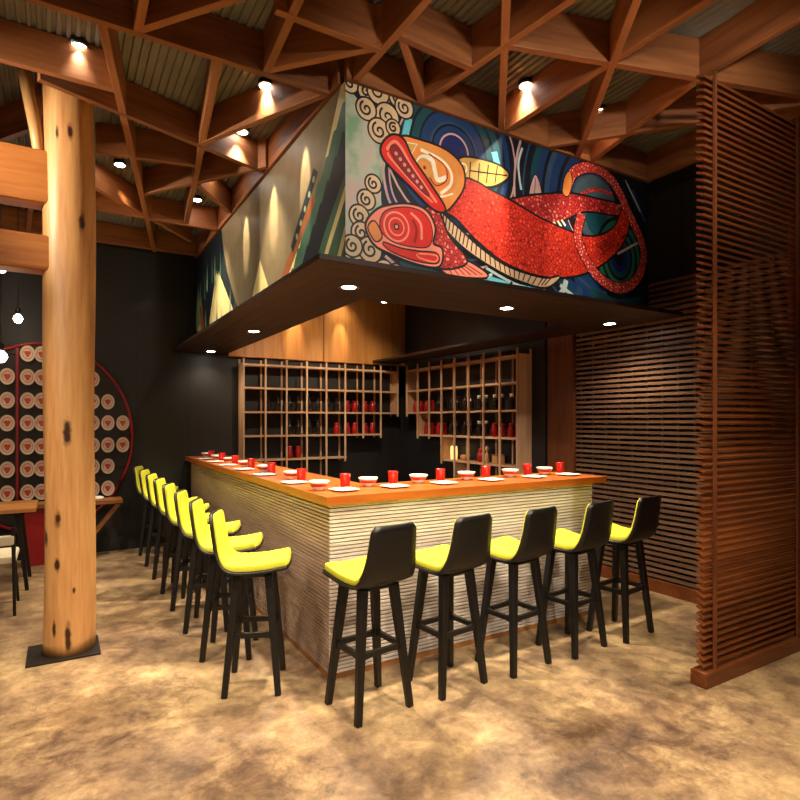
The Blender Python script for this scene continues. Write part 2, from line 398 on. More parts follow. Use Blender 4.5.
# ================================================================ BAR
bar = thing('slatted_bar', 'L-shaped bar clad in thin horizontal pale wood slats', 'bar', (0, 0, 0))
BX, BY, BT = 2.29, 4.25, 1.05
mb = MB(); mb.box(.022, BX-.01, .022, .16, 0, BT); mb.box(.022, .16, .16, BY, 0, BT)
mb.build('core', M['soffit_x'], bar)
PIT = .0232; NS = 44
mx_ = MB(); my_ = MB()
for i in range(NS):
    z = .03 + i * PIT
    mx_.box(.0, BX, 0, .021, z, z + .0172)
    my_.box(0, .021, .0215, BY, z, z + .0172)
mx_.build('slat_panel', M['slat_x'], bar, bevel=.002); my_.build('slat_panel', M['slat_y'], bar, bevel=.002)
MB().box(-.004, BX, -.004, .02, 0, .027).build('plinth', M['table'], bar); MB().box(-.004, .02, .02, BY, 0, .027).build('plinth', M['table'], bar)
MB().box(-.0, .16, BY+.001, YB-.004, 0, BT).build('end_panel', M['partition'], bar)
ct = thing('bar_counter', 'orange brown wooden L-shaped counter top on the slatted bar', 'counter', (0, 0, BT))
mb = MB()
xo, yo, xi, yi, xe, ye, t_ = -.035, -.035, .48, .48, 2.42, YB-.004, .05
mb.add([(xo,yo,0),(xe,yo,0),(xe,yi,0),(xi,yi,0),(xo,yo,t_),(xe,yo,t_),(xe,yi,t_),(xi,yi,t_)], [(0,3,2,1),(4,5,6,7),(0,1,5,4),(1,2,6,5),(2,3,7,6),(3,0,4,7)])
mb.build('front_slab', M['counter'], ct)
mb = MB().add([(xo,yo,0),(xi,yi,0),(xi,ye,0),(xo,ye,0),(xo,yo,t_),(xi,yi,t_),(xi,ye,t_),(xo,ye,t_)], [(0,3,2,1),(4,5,6,7),(0,1,5,4),(1,2,6,5),(2,3,7,6),(3,0,4,7)])
mb.build('side_slab', M['counterY'], ct)

# ---------------------------------------------------------------- place settings
ZT = BT + .0505
def make_bowl(label):
    o = thing('rice_bowl', label, 'bowl', (0,0,0), 0, 'white bowls along the bar counter')
    MB().lathe([(.026,0),(.029,.004),(.032,.008),(.054,.028),(.067,.058),(.0675,.062),(.0635,.062),(.05,.032),(.026,.014),(0,.012)], n=24).build('body', M['white'], o)
    MB().lathe([(.0535,.0265),(.0628,.047),(.0635,.0485),(.0615,.0485),(.0515,.0265)], n=24).build('painted_band', M['emblem'], o.children[0])
    return o
def make_saucer(label):
    o = thing('saucer', label, 'plate', (0,0,0), 0, 'white saucers along the bar counter')
    mb = MB(); vs = []; fs = []; n = 32
    for (rr, z) in ((.04,0),(.05,.001),(.085,.011),(.0855,.0135),(.082,.013),(.05,.004),(.0,.0038)):
        for k in range(n):
            t = 2*PI*k/n; p = 4.5
            q = (abs(math.cos(t))**p + abs(math.sin(t))**p) ** (-1/p)
            vs.append((rr*q*math.cos(t), rr*q*math.sin(t), z))
    fs = [(i*n+k, i*n+(k+1)%n, (i+1)*n+(k+1)%n, (i+1)*n+k) for i in range(6) for k in range(n)]
    mb.add(vs, fs, 0, True); mb.f.append(tuple(reversed(range(n)))); mb.mi.append(0); mb.sm.append(False)
    mb.build('dish', M['white'], o)
    return o
def make_cup(label):
    o = thing('tea_cup', label, 'cup', (0,0,0), 0, 'red cups along the bar counter')
    MB().lathe([(.03,0),(.032,.003),(.036,.09),(.0365,.0925),(.033,.0925),(.029,.006),(0,.006)], n=22).build('body', M['red'], o)
    return o
proto = {}
def place(kind, mk, x, y, rz, label):
    if kind not in proto:
        o = mk(label); o.location = (x, y, ZT); o.rotation_euler.z = rz; proto[kind] = o
    else: dup(proto[kind], (x, y, ZT), rz, label)
for i in range(6):
    cx_, cy_ = [(.27,.36),(.645,.36),(1.055,.36),(1.49,.36),(1.93,.36),(2.31,.36)][i]
    w = 'nearest the corner' if i == 0 else ORD[i] + ' from the corner'
    if i == 5: w = 'at the right end'
    place('cup', make_cup, cx_, cy_, 0, f'red cup on the front arm of the counter, {w}')
    place('saucer', make_saucer, cx_ - .085, cy_ - .165, .1, f'white square saucer on the front arm of the counter, {w}')
    place('bowl', make_bowl, cx_ - .215, cy_ - .03 if i else cy_-.06, i * .7, f'white patterned bowl on the front arm of the counter, {w}')
for i in range(6):
    y = [.83, 1.53, 2.13, 2.72, 3.27, 3.8][i]
    w = ('nearest the corner', 'second from the corner', 'third from the corner', 'fourth from the corner', 'fifth from the corner', 'farthest, by the rear wall')[i]
    place('cup', make_cup, .16, y + .06, 0, f'red cup on the left arm of the counter, {w}')
    place('saucer', make_saucer, .06, y - .06, .05, f'white square saucer on the left arm of the counter, {w}')
    place('bowl', make_bowl, .15, y + .235, i * .9, f'white patterned bowl on the left arm of the counter, {w}')

# ---------------------------------------------------------------- stools
def strip(prof, off0, off1, wf, curl, n=28, mcols=9):
    """bent panel: side profile (y,z), thickness between two offsets along the profile normal, half width wf(t)"""
    P_ = []
    for i in range(n):
        t = i / (n - 1) * (len(prof) - 1); k = min(int(t), len(prof) - 2); f = t - k
        a = prof[max(k-1,0)]; b_ = prof[k]; c = prof[k+1]; d = prof[min(k+2, len(prof)-1)]
        P_.append([.5*((2*b_[j]) + (-a[j]+c[j])*f + (2*a[j]-5*b_[j]+4*c[j]-d[j])*f*f + (-a[j]+3*b_[j]-3*c[j]+d[j])*f**3) for j in (0,1)])
    vs = []
    for side, off in ((0, off0), (1, off1)):
        for i in range(n):
            a = P_[max(i-1,0)]; b_ = P_[min(i+1,n-1)]
            ty, tz = b_[0]-a[0], b_[1]-a[1]; L = math.hypot(ty, tz); ny, nz = tz/L, -ty/L
            w = wf(i/(n-1)); off_ = off(i/(n-1)) if callable(off) else off
            for j in range(mcols):
                s = -1 + 2*j/(mcols-1)
                o = off_ + curl * abs(s)**3
                vs.append((s*w, P_[i][0] + ny*o, P_[i][1] + nz*o))
    A = n * mcols; fs = []
    for i in range(n-1):
        for j in range(mcols-1):
            a = i*mcols+j
            fs.append((a, a+1, a+mcols+1, a+mcols)); fs.append((A+a, A+a+mcols, A+a+mcols+1, A+a+1))
    for i in range(n-1):
        for j in (0, mcols-1):
            a = i*mcols+j
            q = (a, a+mcols, A+a+mcols, A+a); fs.append(q if j == 0 else q[::-1])
    for i in (0, n-1):
        for j in range(mcols-1):
            a = i*mcols+j
            q = (a, A+a, A+a+1, a+1); fs.append(q if i == 0 else q[::-1])
    return MB().add(vs, fs, 0, True)
PROF = [(.205, .722), (.16, .712), (.05, .695), (-.08, .69), (-.15, .712), (-.19, .775), (-.212, .87), (-.235, 1.02)]
PROF2 = PROF[:-1] + [(-.233, 1.012)]
def wfun(shrink):
    def f(t):
        w = .180 if t < .5 else .180 - max(0, t - .6) / .4 * .042
        e = .045
        if t < .08: w -= .05 * (1 - math.sqrt(1 - (1 - t/.08)**2))
        if t > .95: w -= .022 * (1 - math.sqrt(max(0, 1 - ((t-.95)/.05)**2)))
        return w - shrink
    return f
def make_stool(label, group):
    o = thing('bar_stool', label, 'bar stool', (0,0,0), 0, group)
    sh = strip(PROF, -.016, 0, wfun(0), .010).build('shell', M['black'], o)
    cu = strip(PROF2, .0005, lambda t: .036 if t < .45 else .036 - .02*min(1, (t-.45)/.25), wfun(.010), .010).build('cushion', M['yellow'], o, bevel=.006)
    MB().box(-.115, .115, -.105, .105, .655, .682).build('seat_support', M['black'], o, bevel=.006)
    for sx, sy in ((-1,1),(1,1),(-1,-1),(1,-1)):
        MB().bar((sx*.10, sy*.088, .672), (sx*.168, sy*.148, 0), .05, .045, .036, .034).build('leg', M['black'], o, bevel=.006)
    zs = .335; ax = .10 + (.168-.10)*(.672-zs)/.672; ay = .088 + (.148-.088)*(.672-zs)/.672
    def stretch(p, q):
        p, q = Vector(p), Vector(q); d = q - p; mb = MB()
        st = [(0,.055),(.12,.036),(.25,.028),(.75,.028),(.88,.036),(1,.055)]
        for (a, h0), (b_, h1) in zip(st, st[1:]): mb.bar(p + d*a, p + d*b_, .022, h0, .022, h1)
        mb.build('stretcher', M['black'], o)
    stretch((-ax, -ay, zs), (-ax, ay, zs)); stretch((ax, -ay, zs), (ax, ay, zs))
    stretch((-ax, -ay, zs), (ax, -ay, zs)); stretch((-ax, ay, zs), (ax, ay, zs))
    return o
fx = [.06, .585, 1.11, 1.64, 2.15]
fl = ['black backed bar stool at the front of the bar, nearest the corner', 'black backed bar stool at the front, second from the corner',
      'black backed bar stool at the front, middle of the five', 'black backed bar stool at the front, fourth from the corner', 'black backed bar stool at the right end, before the slatted screen']
s0 = make_stool(fl[0], 'stools along the front of the bar'); s0.location = (fx[0], -.385, 0); s0.rotation_euler.z = math.radians(7)
for x, l in zip(fx[1:], fl[1:]): dup(s0, (x, -.375, 0), math.radians(7), l)
ly = [.19, .75, 1.32, 1.89, 2.42, 2.96, 3.54, 4.1]
for i, y in enumerate(ly):
    l = 'yellow seated bar stool on the left of the bar, ' + ('nearest the camera' if i == 0 else 'last, against the rear wall' if i == 7 else ORD[i] + ' from the front')
    d = dup(s0, (-.395 if i == 0 else -.40, y, 0), math.radians(-90 - 24), l); d['group'] = 'stools along the left side of the bar'

# ================================================================ CANOPY
CX0, CX1, CY0, CY1, CZ0, CZ1 = .1, 3.0, 0.0, YB-.01, 2.455, 3.615
can = thing('bar_canopy', 'suspended canopy over the bar with painted mural sides and dark board soffit', 'canopy', (0,0,CZ0))
mb = MB(); SZ = -.03
ox, oy, ex, ix, iy = -.19, -.29, 3.06, .47, .52
nb = 5
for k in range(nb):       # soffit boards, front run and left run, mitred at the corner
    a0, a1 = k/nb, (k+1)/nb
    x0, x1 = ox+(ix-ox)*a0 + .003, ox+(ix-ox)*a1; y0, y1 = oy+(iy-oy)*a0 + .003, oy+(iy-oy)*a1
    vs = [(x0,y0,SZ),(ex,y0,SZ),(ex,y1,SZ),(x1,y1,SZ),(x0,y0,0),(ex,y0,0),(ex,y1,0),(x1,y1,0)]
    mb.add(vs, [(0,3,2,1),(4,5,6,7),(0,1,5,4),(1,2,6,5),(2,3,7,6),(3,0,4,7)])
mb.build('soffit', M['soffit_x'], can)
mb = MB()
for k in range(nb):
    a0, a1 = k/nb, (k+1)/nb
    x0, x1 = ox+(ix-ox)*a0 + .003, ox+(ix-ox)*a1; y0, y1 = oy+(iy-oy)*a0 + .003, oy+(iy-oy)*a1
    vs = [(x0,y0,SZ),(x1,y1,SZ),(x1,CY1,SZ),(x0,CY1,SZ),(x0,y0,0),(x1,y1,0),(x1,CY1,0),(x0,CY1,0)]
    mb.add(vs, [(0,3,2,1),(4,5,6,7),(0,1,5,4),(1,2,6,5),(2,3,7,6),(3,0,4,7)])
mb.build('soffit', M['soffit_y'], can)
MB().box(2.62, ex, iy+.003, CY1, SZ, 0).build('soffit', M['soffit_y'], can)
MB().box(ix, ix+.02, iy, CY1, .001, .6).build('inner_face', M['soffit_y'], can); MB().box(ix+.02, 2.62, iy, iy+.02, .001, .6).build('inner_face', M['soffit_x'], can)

# ---- painted panels: flat paint areas laid over one another on a real board
def crom(pts, closed=True, n=6):
    out = []; L = len(pts); R_ = range(L) if closed else range(L-1)
    for i in R_:
        a, b_, c, d = (pts[(i-1) % L], pts[i], pts[(i+1) % L], pts[(i+2) % L]) if closed else (pts[max(i-1,0)], pts[i], pts[i+1], pts[min(i+2,L-1)])
        for k in range(n):
            f = k/n
            out.append(tuple(.5*((2*b_[j])+(-a[j]+c[j])*f+(2*a[j]-5*b_[j]+4*c[j]-d[j])*f*f+(-a[j]+3*b_[j]-3*c[j]+d[j])*f**3) for j in (0,1)))
    if not closed: out.append(pts[-1])
    return out
def clip(poly, x0, x1, y0, y1):
    for ax, lim, sg in ((0,x0,1),(0,x1,-1),(1,y0,1),(1,y1,-1)):
        out = []
        for i in range(len(poly)):
            p, q = poly[i-1], poly[i]; a = (p[ax]-lim)*sg >= 0; b_ = (q[ax]-lim)*sg >= 0
            if a != b_:
                t = (lim-p[ax])/(q[ax]-p[ax]); out.append((p[0]+t*(q[0]-p[0]), p[1]+t*(q[1]-p[1])))
            if b_: out.append(q)
        poly = out
        if not poly: return []
    return poly
class Mural:
    def __init__(s, rect, lift):
        s.rect = rect; s.mb = MB(); s.mats = []; s.k = 0; s.lift = lift
    def mi(s, m):
        if M[m] not in s.mats: s.mats.append(M[m])
        return s.mats.index(M[m])
    def poly(s, pts, m, up=True):
        if up: s.k += 1
        pts = clip(pts, *s.rect)
        if len(pts) < 3: return
        from mathutils.geometry import tessellate_polygon
        tri = tessellate_polygon([[Vector((p[0], p[1], 0)) for p in pts]])
        d = s.k * .00003
        fs = []
        for t in tri:
            (ax, ay), (bx, by), (cx, cy) = (pts[t[0]], pts[t[1]], pts[t[2]])
            ccw = (bx-ax)*(cy-ay) - (by-ay)*(cx-ax) > 0
            fs.append(tuple(t) if ccw == s.ccw else tuple(reversed(t)))
        s.mb.add([s.lift(p, d) for p in pts], fs, s.mi(m))
    def stroke(s, pts, w, m, taper=False, up=True):
        if up: s.k += 1
        L = len(pts); closed = L > 3 and math.dist(pts[0], pts[-1]) < 1e-6
        le, ri = [], []
        for i in range(L):
            p = pts[i]
            a = pts[i-1] if i else (pts[-2] if closed else pts[0]); b_ = pts[i+1] if i < L-1 else (pts[1] if closed else pts[-1])
            dx, dy = b_[0]-a[0], b_[1]-a[1]; l = math.hypot(dx, dy) or 1; h = w/2 * ((1 - i/L) if taper else 1)
            le.append((p[0]-dy/l*h, p[1]+dx/l*h)); ri.append((p[0]+dy/l*h, p[1]-dx/l*h))
        for i in range(L-1): s.poly([le[i], ri[i], ri[i+1], le[i+1]], m, False)
    def disc(s, c, r, m, ry=None, rot=0):
        ry = ry or r; a = []
        for k in range(40):
            t = 2*PI*k/40; x, y = r*math.cos(t), ry*math.sin(t)
            a.append((c[0]+x*math.cos(rot)-y*math.sin(rot), c[1]+x*math.sin(rot)+y*math.cos(rot)))
        s.poly(a, m)
    def ring(s, c, r, w, m, a0=0, a1=2*PI):
        s.stroke([(c[0]+r*math.cos(a0+(a1-a0)*k/36), c[1]+r*math.sin(a0+(a1-a0)*k/36)) for k in range(37)], w, m)
    def spiral(s, c, r, w, m, a0=0, turns=1.6, sg=1):
        s.stroke([(c[0]+r*(1-k/34)*math.cos(a0+sg*turns*2*PI*k/34), c[1]+r*(1-k/34)*math.sin(a0+sg*turns*2*PI*k/34)) for k in range(31)], w, m)

# front panel (red fish)
F = Mural((CX0, CX1, CZ0, CZ1), lambda p, d: (p[0], CY0 - .001 - d, p[1] - CZ0)); F.ccw = True
fp = lambda u, v: on_y(u, v, CY0)
fpl = lambda L_: [fp(*p) for p in L_]
R = [(CX0,CZ0),(CX1,CZ0),(CX1,CZ1),(CX0,CZ1)]
F.poly(R, 'p_navy')
c1 = fp(454, 152)
for r_, m_ in ((.80,'p_pink'),(.785,'p_navy'),(.74,'p_slate'),(.725,'p_navy'),(.66,'p_deep'),(.62,'p_navy'),(.56,'p_pink'),(.545,'p_navy'),(.50,'p_blue'),(.455,'p_navy'),(.42,'p_teal'),(.36,'p_navy'),(.34,'p_teal'),(.285,'p_navy'),(.27,'p_blue'),(.20,'p_slate'),(.185,'p_navy'),(.17,'p_blue'),(.125,'p_pink'),(.112,'p_deep')):
    F.disc(c1, r_, m_)
c2 = fp(607, 212)
for r_, m_ in ((1.02,'p_pink'),(1.0,'p_navy'),(.93,'p_slate'),(.915,'p_navy'),(.86,'p_teal'),(.80,'p_blue'),(.74,'p_navy'),(.71,'p_slate'),(.66,'p_blue'),(.58,'p_navy'),(.55,'p_blue'),(.47,'p_navy'),(.43,'p_teal'),(.40,'p_navy')):
    F.k += 0
    a = [(c2[0]+r_*math.cos(t), c2[1]+r_*math.sin(t)) for t in [math.radians(95+ k*5) for k in range(36)]] + [c2]
    F.poly(a, m_)
# lower water
for L_, m_, w_ in (([(445,283),(470,280),(500,290),(530,300)],'p_green',.03), ([(470,272),(500,283),(530,290),(560,296)],'p_cyan',.05), ([(486,268),(515,284),(545,293)],'p_pale',.02),
                   ([(548,306),(562,292),(566,280)],'p_pale',.05), ([(572,308),(580,290),(576,276)],'p_slate',.06), ([(560,285),(580,300),(610,306)],'p_pale',.03),
                   ([(575,280),(600,300),(625,305)],'p_blue',.05), ([(455,285),(440,276),(420,268),(400,264)],'p_teal',.04), ([(430,283),(410,276),(385,256)],'p_pink',.02), ([(590,290),(615,302),(640,300)],'p_teal',.06), ([(480,282),(492,274)],'p_pale',.02), ([(505,292),(512,282)],'p_navy',.02),
                   ([(632,190),(645,222)],'p_slate',.03), ([(625,180),(640,212)],'p_pale',.012)):
    F.stroke(crom(fpl(L_), False), w_, m_)
# highlights painted as pale strokes between the rings
for L_, w_ in (([(409,118),(404,140)],.05), ([(494,152),(500,178)],.055), ([(522,148),(518,165),(521,190)],.02)):
    F.stroke(crom(fpl(L_), False), w_, 'p_cyan' if w_ > .045 else 'p_pale')
# mist at the left
F.poly(crom(fpl([(330,70),(352,93),(366,112),(374,134),(386,142),(385,165),(381,190),(380,215),(366,225),(372,250),(392,275),(330,272)])), 'p_mist')
F.stroke(crom(fpl([(404,104),(388,135),(383,165),(387,195),(396,214)]), False), .018, 'p_pink')
F.stroke(crom(fpl([(409,106),(394,138),(389,165),(392,192),(402,212)]), False), .012, 'p_pink')
# cloud scrolls
def cloud(u, v, rpx, a0, sg=1):
    c = fp(u, v); d = math.dist(fp(u-1, v), fp(u+1, v))/2; r_ = rpx * d * .9
    F.disc(c, r_ + .012, 'p_black'); F.disc(c, r_, 'p_tan'); F.spiral(c, r_*.72, .014, 'p_black', a0, 1.5, sg)
for a in ((350,84,8,.4),(366,92,8,.2),(378,92,11,1),(398,98,9,2),(404,108,9,2.5),(387,117,12,2.2),(366,109,10,2),(379,131,11,2),(393,128,7,1)): cloud(*a)
for a in ((360,266,9,1),(345,263,8,1),(384,270,9,2),(396,272,7,2),(373,184,8,2),(366,200,9,2),(359,216,10,2),(361,233,10,2),(370,250,12,2),(352,246,10,2)): cloud(*a)
def shape(L_, m_, line=.016, lm='p_black', smooth=True):
    P_ = crom(fpl(L_), True, 5) if smooth else fpl(L_)
    if line: F.stroke(P_ + P_[:1], line*2, lm)
    F.poly(P_, m_)
# fins
shape([(458,164),(467,158),(496,165),(508,176),(491,186),(470,182)], 'p_gold')
for t in (0,1,2,3): F.stroke(fpl([(470+9*t,162+1.3*t),(469+8.5*t,182+.6*t)]), .010, 'p_black')
F.stroke(fpl([(470,171),(507,176)]), .010, 'p_black'); F.disc(fp(463,168), .035, 'p_cream'); F.disc(fp(463,168), .022, 'p_gold')
shape([(529,196),(535,175),(541,196)], 'p_pink', .01); F.stroke(fpl([(535,178),(534,196)]), .006, 'p_black')
# globe and rings within the tail
g = fp(594, 207); F.disc(g, .345, 'p_pink'); F.disc(g, .335, 'p_black'); F.disc(g, .27, 'p_slate'); F.disc(g, .25, 'p_globe'); F.disc((g[0]+.03,g[1]-.1), .13, 'p_teal')
F.stroke(crom(fpl([(578,196),(593,190),(612,194)]), False), .03, 'ribbon')
e = fp(619, 258)
for r_, m_ in ((.34,'p_black'),(.31,'p_green'),(.26,'p_navy'),(.23,'p_green'),(.19,'p_black'),(.165,'p_teal'),(.12,'p_deep'),(.07,'p_navy')): F.disc(e, r_*.86, m_, r_)
F.stroke(fpl([(617,254),(637,243)]), .02, 'p_pink')
# upper branch of the tail, then the body
shape([(508,203),(525,197),(545,195),(568,194),(594,199),(624,207),(617,215),(586,211),(565,219),(548,224),(530,216)], 'scales_pink')
for k in range(5): F.stroke(fpl([(545+4*k,224-k),(549+4*k,230-k)]), .02, 'p_cream')
shape([(462,181),(476,183),(488,190),(513,203),(538,218),(564,230),(585,237),(602,235),(615,226),(624,206),(629,222),(621,245),(603,263),(577,275),(543,276),(508,264),(479,242),(457,219),(442,206)], 'scales')
for k in range(4): F.stroke(fpl([(594+3*k,246+2*k),(604+3.5*k,241+1.2*k)]), .012, 'p_dred')
belly = [(433,206),(446,218),(457,228),(480,249),(508,268),(543,279),(559,277),(545,287),(521,281),(496,269),(467,250),(445,228)]
shape(belly, 'p_belly')
up_ = [(437,209),(446,217),(457,227),(468,237),(480,247),(494,257),(508,266),(525,273),(543,277),(556,277)]
lo_ = [(439,216),(445,227),(455,239),(466,248),(480,259),(495,268),(510,276),(522,281),(537,286),(548,285)]
for i in range(9):
    for f in (0, .33, .66):
        a = (up_[i][0]+(up_[i+1][0]-up_[i][0])*f, up_[i][1]+(up_[i+1][1]-up_[i][1])*f); b2 = (lo_[i][0]+(lo_[i+1][0]-lo_[i][0])*f, lo_[i][1]+(lo_[i+1][1]-lo_[i][1])*f)
        F.stroke(fpl([a, b2]), .010, 'p_black')
# lower fish
shape([(438,265),(450,262),(467,262),(487,276),(468,277),(449,275)], 'p_rose')
for k in range(6): F.stroke(fpl([(445+4*k,264),(452+6*k,275)]), .008, 'p_dred')
shape([(424,211),(437,211),(448,237),(466,262),(438,267),(430,240)], 'scales_pink')
shape([(366,226),(374,213),(386,207),(407,205),(425,211),(434,228),(432,244),(441,250),(438,266),(415,263),(390,253),(374,244)], 'p_rose')
shape([(385,212),(406,208),(423,214),(431,229),(428,246),(408,246),(390,240),(380,228)], 'p_red', .008)
shape([(368,228),(374,222),(381,236),(375,241)], 'p_orange', .01)
shape([(383,243),(400,249),(418,252),(436,254),(436,263),(414,260),(391,251)], 'p_red', .01)
c = fp(396, 227)
for r_, m_ in ((.098,'p_rose'),(.085,'p_red'),(.06,'p_rose'),(.05,'p_red'),(.022,'p_black'),(.012,'p_rose')): F.disc(c, r_, m_)
F.stroke(crom(fpl([(410,213),(420,224),(421,240)]), False), .018, 'p_rose'); F.stroke(crom(fpl([(412,220),(416,230),(414,243)]), False), .02, 'p_dred'); F.stroke(crom(fpl([(418,254),(436,256),(434,262),(419,258)])), .010, 'p_rose')
# upper head
shape([(401,139),(419,141),(445,151),(461,167),(463,186),(453,203),(443,210),(430,192),(412,165)], 'p_orange')
F.stroke(crom(fpl([(404,143),(421,146),(443,156),(456,170),(457,186),(449,200)]), False), .016, 'p_gold')
F.stroke(crom(fpl([(420,150),(440,160),(450,172),(450,185),(440,194)]), False), .022, 'p_cream'); F.stroke(crom(fpl([(416,166),(421,158),(431,160),(434,170),(437,180),(446,178)]), False), .034, 'p_cream'); F.stroke(crom(fpl([(428,154),(444,166),(446,180),(436,186),(429,178)]), False), .010, 'p_dred')
F.stroke(crom(fpl([(430,192),(440,197),(452,194)]), False), .012, 'p_cream')
shape([(405,143),(416,145),(411,154)], 'p_gold', .008, 'p_cream', False)
c = fp(424, 168)
for r_, m_ in ((.062,'p_gold'),(.05,'p_orange'),(.036,'p_gold'),(.028,'p_orange'),(.012,'p_dred')): F.disc(c, r_, m_)
shape([(381,150),(386,140),(394,136),(403,141),(411,158),(428,183),(444,209),(433,209),(410,186),(387,163)], 'p_red')
F.stroke(crom(fpl([(386,150),(393,142),(400,147),(412,168),(436,203)]), False), .02, 'p_rose'); F.stroke(crom(fpl([(387,153),(391,160),(410,181),(432,203)]), False), .014, 'p_rose')
shape([(390,150),(396,147),(409,166),(428,194),(422,192),(400,168)], 'p_dred', .006)
for k in range(7): F.disc(fp(395.5+4.2*k, 154+5.6*k), .012, 'p_pink')
# tail ribbons
F.stroke(crom(fpl([(567,188),(572,174),(584,168),(598,170),(611,181),(620,196),(627,212),(638,235),(643,253),(640,272),(630,285),(616,288),(601,280),(589,266),(580,248),(577,232),(581,214)]), False, 8), .1, 'p_black')
F.stroke(crom(fpl([(567,188),(572,174),(584,168),(598,170),(611,181),(620,196),(627,212),(638,235),(643,253),(640,272),(630,285),(616,288),(601,280),(589,266),(580,248),(577,232),(581,214)]), False, 8), .085, 'ribbon')
shape([(562,192),(564,178),(569,172),(571,184),(567,196)], 'p_orange', .008)  # lit highlight by the tail, painted in as an orange flame
bd = MB().box(CX0+.0, CX1, CY0, CY0+.03, 0, CZ1-CZ0).build('board', M['partition'], can)
fm = F.mb.build('mural', F.mats, bd); tag(fm, 'painted red fish with swirling blue water and cloud scrolls')

# left panel: a plain generic landscape of hills and stripes in the same colours
G = Mural((CY0, CY1, CZ0, CZ1), lambda p, d: (CX0 - .001 - d, p[0], p[1] - CZ0)); G.ccw = False
gp = lambda u, v: on_x(u, v, CX0)
gpl = lambda L_: [gp(*p) for p in L_]
G.poly([(CY0,CZ0),(CY1,CZ0),(CY1,CZ1),(CY0,CZ1)], 'q_sky')
def saw(a, b_, n, amp):
    out = []
    for i in range(n):
        t = i/n; out.append((a[0]+(b_[0]-a[0])*t, a[1]+(b_[1]-a[1])*t)); t = (i+.5)/n
        out.append((a[0]+(b_[0]-a[0])*t - amp*.4, a[1]+(b_[1]-a[1])*t + amp))
    return out
H0, H1 = CZ0, CZ1
q = G.poly
q([(0,H0),(0,H1),(.06,H1),(.45,3.05),(.95,2.7),(1.35,H0)], 'q_cream')
q([(0,H0),(0,H1-.12)] + saw((0,H1-.12),(1.15,H0),9,.06) + [(1.15,H0)], 'q_green')
q([(0,H0),(0,H1-.3)] + saw((0,H1-.3),(.95,H0),8,.06) + [(.95,H0)], 'q_dark')
q([(0,H0),(0,3.05),(.35,2.75),(.6,H0)], 'q_green'); q([(.0,2.9),(.0,2.98),(.5,H0),(.42,H0)], 'q_cream'); q([(0,2.65),(0,2.74),(.2,H0),(.13,H0)], 'q_cream')
q([(.45,3.05),(.52,3.1),(1.45,H0+.05),(1.4,H0),(1.3,H0)], 'q_brown'); q([(.42,3.22),(.5,3.28),(.95,2.86),(.9,2.8)], 'q_dark')
for k in range(5): G.disc((.5+.08*k, 3.2-.075*k), .022, 'q_lgreen')
q([(1.25,H0),(1.6,2.62),(1.95,H0)], 'q_brown'); q([(1.45,2.62),(1.72,2.95),(2.0,2.62),(1.85,2.56),(1.72,2.62),(1.6,2.55)], 'q_cream'); q([(1.5,2.6),(1.62,2.68),(1.72,2.58),(1.84,2.68),(1.95,2.6),(1.9,H0),(1.5,H0)], 'q_lgreen')
q([(1.9,H0),(2.25,2.66),(2.6,H0)], 'q_navy')
q([(2.2,H0),(2.55,2.75),(2.85,3.1),(3.0,3.35),(3.1,H1),(CY1,H1),(CY1,H0)], 'q_dark')
q([(2.15,H0),(2.6,2.66),(2.95,2.95)] + [(3.3,3.25),(3.55,2.9),(3.75,2.6),(3.9,H0)], 'q_cream')
for k in range(9):
    y = 2.3+.19*k; q([(y,H0),(y+.05,H0+.22+.12*(k%3)),(y+.12,H0)], 'q_green' if k % 2 else 'q_lgreen')
for k in range(10):
    y = 3.1+.13*k; h_ = 3.35-.02*k+.06*(k%2); q([(y,h_-.25),(y+.04,h_+.12),(y+.09,h_-.2)], ('q_green','q_navy','q_lgreen')[k % 3])
q([(3.9,H0),(4.1,3.1),(4.2,2.8),(4.35,H0)], 'q_brown'); q([(4.0,H0),(4.25,2.9),(4.43,H0)], 'q_cream'); q([(4.15,2.75),(4.3,3.25),(CY1,2.9),(CY1,2.7)], 'q_lgreen')
bd = MB().box(CX0, CX0+.03, CY0+.031, CY1, 0, CZ1-CZ0).build('board', M['partition'], can)
gm = G.mb.build('mural', G.mats, bd); tag(gm, 'painted landscape of cream and green hills under a tan sky')

# wooden facing on the back wall inside the canopy
hood = thing('wood_wall_facing', 'orange wooden facing boards on the back wall inside the canopy', 'wall panel', (0, 0, 0))
for a, b_ in ((.5, 1.83), (1.84, 3.195)): MB().box(a, b_, YB-.07, YB-.005, 2.40, 3.4).build('board', M['hood'], hood, bevel=.003)

